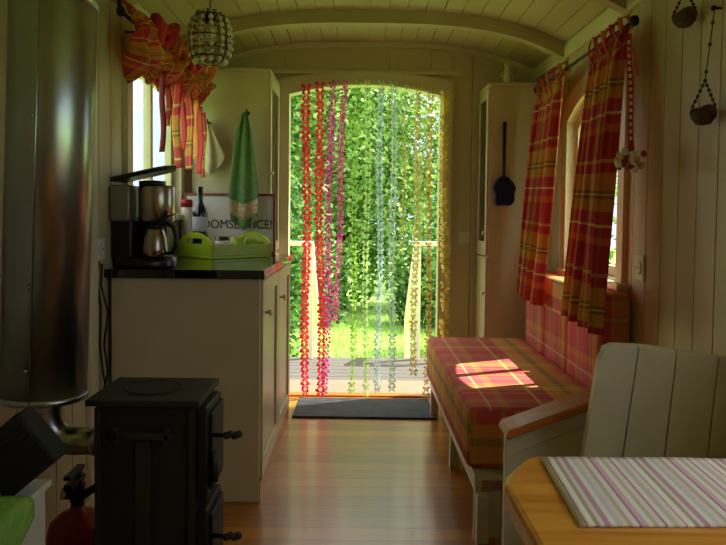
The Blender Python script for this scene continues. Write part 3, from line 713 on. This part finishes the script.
# patterned ribbon and trinket on the near curtain end
y = 2.56
p0 = at(636, 34, 2.52); p1 = at(639, 152, 2.44)
t = thing('ribbon_charm', tuple(p0), 'patterned red ribbon with a cluster of white and red beads hanging beside the near curtain', 'ornament')
MB().grid(lambda u, v: p0.lerp(p1, v) + Vector((.02 * (u - .5) - .03, -.01 + .005 * math.sin(v * 9), 0)), 2, 16).build('ribbon', RIBR, t, solid=.002)
m = MB()
for i in range(15):
    f_ = .08 + .058 * i; q = p0.lerp(p1, f_); q.y += .005 * math.sin(f_ * 9) - .01; m.box(q.x - .035, q.x - .025, q.y - .003, q.y - .0008, q.z - .005, q.z + .007)
m.build('ribbon_dots', WHITE, t)
for j, mm in enumerate((WHITE, mat('yellow_bead', hx('c8a040'), .4), RED)):
    m = MB(); rr = random.Random(5 + j)
    for i in range(9): m.sphere(p1 + Vector((-.035 + rr.uniform(-.042, .042), -.015 + rr.uniform(-.015, .015), -.03 + rr.uniform(-.03, .03))), rr.uniform(.009, .016), 8, 6)
    m.build('beads', mm, t)
MB().grid(lambda u, v: p0 + Vector((-.018 + .012 * u + .02 * v, -.01, -.05 - .10 * v)), 2, 8).build('orange_tail', RIBO, t, solid=.002)

# hanging half shells on the right wall
def shell_basket(px, py, d, w, nail, label, grp=None):
    c = at(px, py, d); c.x = XR - .045
    t = thing('hanging_basket', tuple(c), label, 'hanging basket')
    prof = [(.004, -.034), (.022, -.030), (.036, -.012), (.040, .012), (.037, .014), (.033, -.008), (.018, -.025), (.001, -.028)]
    m = MB(); n = 24; b = len(m.v)
    for (r, z) in prof:
        for k in range(n):
            a = 2 * math.pi * k / n; m.v.append(c + Vector((r * math.cos(a) * .95, r * math.sin(a) * w, z + (.010 * math.cos(2 * a + math.pi) if z > 0 else 0))))
    for i in range(len(prof) - 1):
        for k in range(n):
            j = (k + 1) % n; m.face((b + i * n + k, b + i * n + j, b + (i + 1) * n + j, b + (i + 1) * n + k), None, True)
    m.build('shell', SHELL, t)
    top = Vector((XR - .02, c.y, c.z + nail[0])); ring = Vector((XR - .042, c.y, c.z + nail[1]))
    m = MB()
    for s in (-1, 1):
        e = c + Vector((0, s * .038 * w, .010)); e = c + Vector((-s * .027, s * .026, .010)); m.tube([e, ring], .0018, 5)
        for q in range(1, 6): m.sphere(e.lerp(ring, q / 6), .0055, 7, 5)
    m.tube([ring, top], .0018, 5)
    for q in (.0, .12, .5, .8): m.sphere(ring.lerp(top, q), .006, 7, 5)
    m.build('beaded_string', CORD, t)
    m = MB().tube([(XR, top.y, top.z), (XR - .024, top.y, top.z)], .004, 6).sphere((XR - .024, top.y, top.z), .008, 8, 6); m.build('nail', BLACKI, t)
shell_basket(700, 114, 2.12, 1.0, (.315, .10), 'dark shell basket hanging low on the right wall on a long beaded string')
shell_basket(678, 17, 2.262, 1.0, (.17, .085), 'dark shell basket hanging high on the right wall near the curtain top')

# ------------------------------------------------------------------ dinette seat and table
t = thing('dinette_seat', (.85, 1.65, 0), 'white boarded seat back behind the pine table', 'seat')
tops = [(601, 346), (639, 347), (677, 352), (719, 358), (760, 364), (786, 368)]; bots = [(582, 462), (622, 462), (664, 462), (707, 462), (750, 462), (778, 462)]
m = MB()
for i in range(5):
    A = at(tops[i][0] + .7, tops[i][1], 1.75); B = at(tops[i + 1][0] - .7, tops[i + 1][1], 1.75)
    Cc = at(bots[i + 1][0] - .7, bots[i + 1][1], 1.84); D = at(bots[i][0] + .7, bots[i][1], 1.84)
    B.x = min(B.x, XR - .016); Cc.x = min(Cc.x, XR - .016)
    Cc = B + (Cc - B) * 1.35; D = A + (D - A) * 1.35; off = Vector((0, .022, .006))
    P = [D, Cc, B, A]
    if i == 0:
        e = A + (D - A) * .10; g = A + (B - A) * .28; P = [D, Cc, B, g, A + (B - A) * .10 + (D - A) * .02, e]
    b = len(m.v); n = len(P)
    for p in P: m.v.append(p)
    for p in P: m.v.append(p + off)
    m.face([b + q for q in range(n)]); m.face([b + n + q for q in range(n)][::-1])
    for q in range(n): r_ = (q + 1) % n; m.face((b + r_, b + q, b + n + q, b + n + r_))
m.build('backrest', WHITEP, t, bevel=.003)
A = at(585, 440, 1.83)
MB().box(A.x + .08, XR - .016, 1.865, 1.885, .30, .72).build('backrest_batten', WHITEP, t)
MB().box(A.x - .01, XR - .016, 1.36, 1.86, .395, .42).build('seat', WHITEP, t, bevel=.004)
for x in (A.x + .01, XR - .07):
    for y in (1.38, 1.82): MB().box(x, x + .045, y, y + .045, 0, .40).build('leg', WHITEP, t, bevel=.003)
TZ = .752
t = thing('pine_table', (.62, .7, 0), 'honey coloured pine table in the near right corner', 'table')
A = at(503.5, 485, .957); B = at(527, 461, 1.05)
MB().prism([(A.x, .25), (XR - .016, .25), (XR - .016, 1.075), (B.x + .02, 1.075), (B.x, 1.06), (A.x + .008, .985), (A.x, .955)], 'Z', TZ - .035, TZ).build('table_top', PINE, t, bevel=.008)
MB().box(A.x + .09, XR - .05, .33, .355, .63, TZ - .035).box(A.x + .09, XR - .05, .97, .995, .63, TZ - .035).build('apron', PINE, t)
for x in (A.x + .08, XR - .11):
    for y in (.32, .96): MB().box(x, x + .055, y, y + .055, 0, TZ - .035).build('leg', PINE, t, bevel=.004)
a = at(536, 459.5, 1.06); b = at(575, 526, .825)
o = MB().grid(lambda u, v: (0.270 + .010 * v  + .58 * u + .004 * (v - .5), .818 + (1.054 - .818) * v + .004 * math.sin(u * 5), TZ + .0022 + .0004 * math.sin(u * 23)), 40, 14, lambda u, v: (u * .58, v * .24)).build('striped_runner', RUNNER, solid=.003); tag(o, 'pink, grey and white striped cloth mat lying on the pine table', 'table mat')

o = MB().prism([(-.355, 3.83), (.445, 3.82), (.437, 4.225), (-.347, 4.23)], 'Z', .001, .012).build('door_mat', MATM, bevel=.003); tag(o, 'dark grey door mat on the floor in front of the doorway', 'mat')

# ------------------------------------------------------------------ butterfly strand curtain in the doorway
CY = YF - .05
def zarch(x): tt = (x - (DX0 + DX1) / 2) / ((DX1 - DX0) / 2); return DZ + .06 * (1 - tt * tt)
t = thing('strand_curtain', (.04, CY, 1.9), 'colourful curtain of butterfly and flower strands hanging in the doorway', 'curtain')
xs0 = at(303, 90, CY).x; xs1 = at(450, 98, CY).x
MB().tube([(xs0 - .02 + (xs1 - xs0 + .04) * i / 12, CY, zarch(xs0 + (xs1 - xs0) * i / 12) + .005) for i in range(13)], .0022, 6).build('top_cord', CLOTHW, t)
P = {k: petal(k + '_petal', c) for k, c in dict(red='d8203a', crimson='d42438', magenta='c8388c', pink='d04a92', green='8fb84a', pale_green='a8c878', blue='a4bcbc', pale_blue='a8bca8', straw='b8b868', gold='c4b070', orange='c8a04c', yellow='f0d878').items()}
def flutter(m, c, s, tw, kind):
    cx, sn = math.cos(tw), math.sin(tw)
    def p(a, b, dz=0): return c + Vector((a * cx * s, a * sn * s + dz * s, b * s))
    if kind == 0:   # butterfly: four wings with a lifted angle
        for sg in (-1, 1):
            for (q) in ([(0, .1), (.55, .95), (1.05, .9), (1.1, .35), (.5, .02)], [(0, 0), (.5, -.02), (.85, -.3), (.7, -.8), (.25, -.6)]):
                b = len(m.v)
                for (a, z) in q: m.v.append(p(a * sg, z, -.35 * a))
                m.face([b + i for i in range(5)])
    else:           # flower of five petals
        for k in range(5):
            a = k * 2 * math.pi / 5 + tw; b = len(m.v)
            for (r, d) in ((.12, 0), (.75, -.42), (1.05, 0), (.75, .42)): m.v.append(p(r * math.cos(a + d), r * math.sin(a + d), -.2 * r))
            m.face([b + i for i in range(4)])
strands = [ # px top, px bottom, py bottom, colour, kind, size, step
    (307, 305, 392, 'red', 0, .027, .040), (319, 321, 393, 'crimson', 0, .026, .040), (332, 325, 392, 'magenta', 1, .029, .043), (344, 336, 318, 'pink', 1, .027, .046),
    (357, 352, 392, 'green', 0, .020, .042), (368, 365, 394, 'pale_green', 0, .020, .042), (381, 378, 390, 'blue', 0, .023, .040), (394, 391, 389, 'pale_blue', 0, .023, .040),
    (406, 402, 250, 'straw', 1, .021, .042), (419, 413, 372, 'gold', 0, .024, .042), (430, 427, 396, 'orange', 0, .022, .042), (444, 444, 385, 'yellow', 0, .031, .034)]
for (pa, pb_, yb, cn, kd, sz, stp) in strands:
    top = at(pa, 90, CY); top.z = zarch(top.x) + .005; bot = at(pb_, yb, CY); rr = random.Random(pa)
    m = MB(); L_ = top.z - bot.z; n = int(L_ / stp); ph = rr.uniform(0, 6)
    for i in range(n + 1):
        f = i / n; c = top.lerp(bot, f) + Vector((.006 * math.sin(f * 9 + ph), .006 * math.sin(f * 7 + ph), rr.uniform(-.003, .003)))
        flutter(m, c, sz * rr.uniform(.85, 1.12), rr.uniform(-.7, .7), kd)
    m.tube([top.lerp(bot, q / 12) + Vector((.006 * math.sin(q / 12 * 9 + ph), .006 * math.sin(q / 12 * 7 + ph) + .002, 0)) for q in range(13)], .0012, 4)
    o = m.build('strand', P[cn], t); o['label'] = cn.replace('_', ' ') + ' strand'

# ------------------------------------------------------------------ outside
GZ = -.72
struct('ground', MB().box(-30, 30, 4.45, 45, GZ - .1, GZ).box(-30, -1.4, -20, 4.45, GZ - .1, GZ).box(1.5, 30, -20, 4.45, GZ - .1, GZ), LAWN)
m = MB().box(DX0 - .05, DX1 + .05, YF + .07, YF + .42, -.03, .0); struct('doorstep', m, mat('pale_step_shade_tint', hx('746a56'), .6, noise=.06), bevel=.006)  # step colour darkened to stand in for shade lying on it
m = MB(); y = YF + .425
while y < 5.5: m.box(-.75, .85, y, y + .105, -.035, -.005); y += .112
m.box(-.74, -.68, YF + .42, y, -.15, -.035).box(.78, .84, YF + .42, y, -.15, -.035)
struct('deck', m, DECK)
for n_, (z, y0) in enumerate(((-.20, 5.56), (-.38, 5.80), (-.55, 6.04))):
    struct('step' if n_ == 0 else 'step.%03d' % n_, MB().box(-.45, .55, y0, y0 + .25, z - .035, z), DECK, bevel=.003)
def railing(px, sg, label):
    pt = at(px, 246, 5.45); X = pt.x; zt = pt.z
    t = thing('stair_railing', (X, 5.5, -.005), label, 'railing')
    w = .025
    MB().box(X - w, X + w, 5.45, 5.50, -.005, zt).build('post', RAILW, t, bevel=.003)
    xo = X + sg * .42
    MB().box(xo - w, xo + w, 5.45, 5.50, -.005, zt).build('post', RAILW, t, bevel=.003)
    MB().box(min(X - w, xo), max(X + w, xo), 5.44, 5.51, zt, zt + .035).build('top_rail', RAILW, t, bevel=.003)
    s = Matrix.Identity(4)
    m = MB().prism([(5.50, zt + .03), (6.5, zt - .72), (6.5, zt - .86), (5.50, zt - .11)], 'X', X - .028, X + .028); m.build('sloping_handrail', RAILW, t, bevel=.003)
    MB().box(X - w, X + w, 6.42, 6.48, GZ, zt - .72).build('post', RAILW, t, bevel=.003)
railing(310, -1, 'pale timber stair railing outside the door on the left'); railing(418, 1, 'pale timber stair railing outside the door on the right')

def leaf_cloud(rr, n, rx, ry, rz, s0, s1, hollow=.45):
    m = MB(); V = m.v
    for i in range(n):
        while True:
            p = Vector((rr.uniform(-1, 1), rr.uniform(-1, 1), rr.uniform(-1, 1))); l = p.length
            if hollow < l < 1: break
        lump = 1 + .12 * math.sin(p.x * 7 + p.z * 5) + .10 * math.sin(p.y * 9 - p.z * 6)
        c = Vector((p.x * rx * lump, p.y * ry * lump, p.z * rz * lump)); s = rr.uniform(s0, s1)
        d = Vector((rr.gauss(0, 1), rr.gauss(0, 1), rr.gauss(-.3, .7))).normalized(); nrm = Vector((rr.gauss(0, .7), rr.gauss(0, .7), 1)); sd = d.cross(nrm).normalized(); up = sd.cross(d) * .12
        b = len(V)
        V.extend([c, c + d * s * .5 + sd * s * .32 + up * s, c + d * s, c + d * s * .5 - sd * s * .32 + up * s])
        m.face((b, b + 1, b + 2, b + 3))
    return m
rr = random.Random(11)
protos = []
def bush(name, label, cat, x, y, zc, rx, ry, rz, n, s0, s1, mm, grp, trunk=True, hollow=.35, src=None, rot=0):
    t = thing(name, (x, y, GZ), label, cat, grp); zz = zc
    if src: 
        f = src.copy(); COL.objects.link(f)
    else:
        f = leaf_cloud(rr, n, rx, ry, rz, s0, s1, hollow).build('foliage', mm)
    f.parent = t; f.location = (0, 0, zc - GZ); f.rotation_euler = (0, 0, rot)
    if trunk:
        m = MB().tube([(x, y, GZ), (x + .05, y, (GZ + zc) / 2), (x, y, zc + rz * .3)], [.09, .07, .03], 8)
        for k in range(6):
            a = k * 1.05; m.tube([(x + .03, y, GZ + .4 * (zc - GZ)), (x + rx * .5 * math.cos(a), y + ry * .5 * math.sin(a), zc + rz * .2 * math.sin(k * 2))], [.035, .012], 6)
        m.build('trunk', BARK, t)
    return f
g = 'shrubs and trees across the lawn'
b1 = bush('leafy_shrub', 'leafy bush left of the outside steps behind the red strands', 'shrub', -1.55, 9.0, .55, 1.15, 1.0, 1.5, 8000, .07, .13, LEAFD, g)
bush('leafy_shrub', 'leafy bush right of the outside steps behind the yellow strands', 'shrub', 1.95, 8.8, .5, 0, 0, 1.5, 0, 0, 0, None, g, src=b1, rot=2.2).scale = (1, 1, 1)
t1 = bush('garden_tree', 'bright green tree straight across the lawn from the door', 'tree', -.3, 13.6, 2.2, 2.2, 1.3, 2.9, 24000, .09, .17, LEAF, g, hollow=.3)
f = bush('garden_tree', 'smaller tree across the lawn to the right of the bright green tree', 'tree', 2.75, 14.7, 1.6, 1.3, .9, 1.9, 0, 0, 0, None, g, src=t1, rot=3.6); f.scale = (.72, .8, .8)
b3 = bush('leafy_shrub', 'low dark shrub at the far edge of the lawn on the left', 'shrub', -1.2, 11.55, .0, 1.1, .6, .85, 4500, .08, .14, LEAFD, g)
bush('leafy_shrub', 'low dark shrub at the far edge of the lawn on the right', 'shrub', 1.45, 11.55, .0, 1.1, .6, .85, 0, 0, 0, None, g, src=b3, rot=2.6)
b2 = bush('tall_tree', 'taller tree rising behind the garden tree on the left', 'tree', -1.4, 18.0, 3.2, 2.8, 1.5, 3.4, 9000, .16, .28, LEAF, g, hollow=.2)
bush('tall_tree', 'taller tree rising behind the garden tree on the right', 'tree', 4.6, 18.4, 2.9, 2.8, 1.5, 3.4, 0, 0, 0, None, g, src=b2, rot=2)
# grass blades
m = MB(); rg = random.Random(3)
for i in range(26000):
    x = rg.uniform(-2.2, 2.4); y = rg.uniform(6.8, 13.6); h = rg.uniform(.04, .10); a = rg.uniform(0, 6.28); b = len(m.v); dx, dy = .009 * math.cos(a), .009 * math.sin(a)
    m.v.extend([Vector((x - dx, y - dy, GZ)), Vector((x + dx, y + dy, GZ)), Vector((x + rg.uniform(-.04, .04), y + rg.uniform(-.04, .04), GZ + h))]); m.face((b, b + 1, b + 2))
o = m.build('lawn_grass', GRASS); tag(o, 'short sunlit grass of the lawn beyond the outside steps', 'grass', kind='stuff')

# ------------------------------------------------------------------ light
w = bpy.data.worlds.new('sky'); SC.world = w; w.use_nodes = True; N = w.node_tree.nodes; L = w.node_tree.links
bg = N['Background']
tc = N.new('ShaderNodeTexCoord'); sp = N.new('ShaderNodeSeparateXYZ'); L.new(tc.outputs['Generated'], sp.inputs[0])
r = N.new('ShaderNodeValToRGB'); e = r.color_ramp.elements; e[0].position = .12; e[0].color = (.50, .60, .70, 1); e[1].position = .45; e[1].color = (1.0, .97, .92, 1)
L.new(sp.outputs['Z'], r.inputs[0]); L.new(r.outputs[0], bg.inputs[0]); bg.inputs[1].default_value = 2.6
sd = bpy.data.lights.new('sun', 'SUN'); sd.energy = 11; sd.angle = R(.6); sd.color = (1, .94, .82)
so = bpy.data.objects.new('sun', sd); COL.objects.link(so); so.location = (6, 6, 10)
so.rotation_euler = Vector((.50, .22, .86)).to_track_quat('Z', 'Y').to_euler()
def portal(name, loc, rot, sx_, sy_):
    l = bpy.data.lights.new(name, 'AREA'); l.shape = 'RECTANGLE'; l.size = sx_; l.size_y = sy_; l.cycles.is_portal = True
    o = bpy.data.objects.new(name, l); COL.objects.link(o); o.location = loc; o.rotation_euler = rot
portal('door_daylight', ((DX0 + DX1) / 2, YF + .10, .95), (R(-90), 0, 0), .95, 1.9)
for i, (wd, s) in enumerate(((WR, 1), (WL, -1), (WN, 1))):
    portal('window_daylight', ((XR + .08) if s > 0 else (XL - .08), (wd[0] + wd[1]) / 2, (wd[2] + wd[3]) / 2), (0, R(90 * s), 0), wd[3] - wd[2], wd[1] - wd[0])
vs = SC.view_settings; vs.view_transform = 'Standard'; vs.look = 'None'; vs.gamma = 1; vs.use_curve_mapping = False; vs.exposure = 0.15
SC.cycles.max_bounces = 12; SC.cycles.diffuse_bounces = 6; SC.cycles.transparent_max_bounces = 16
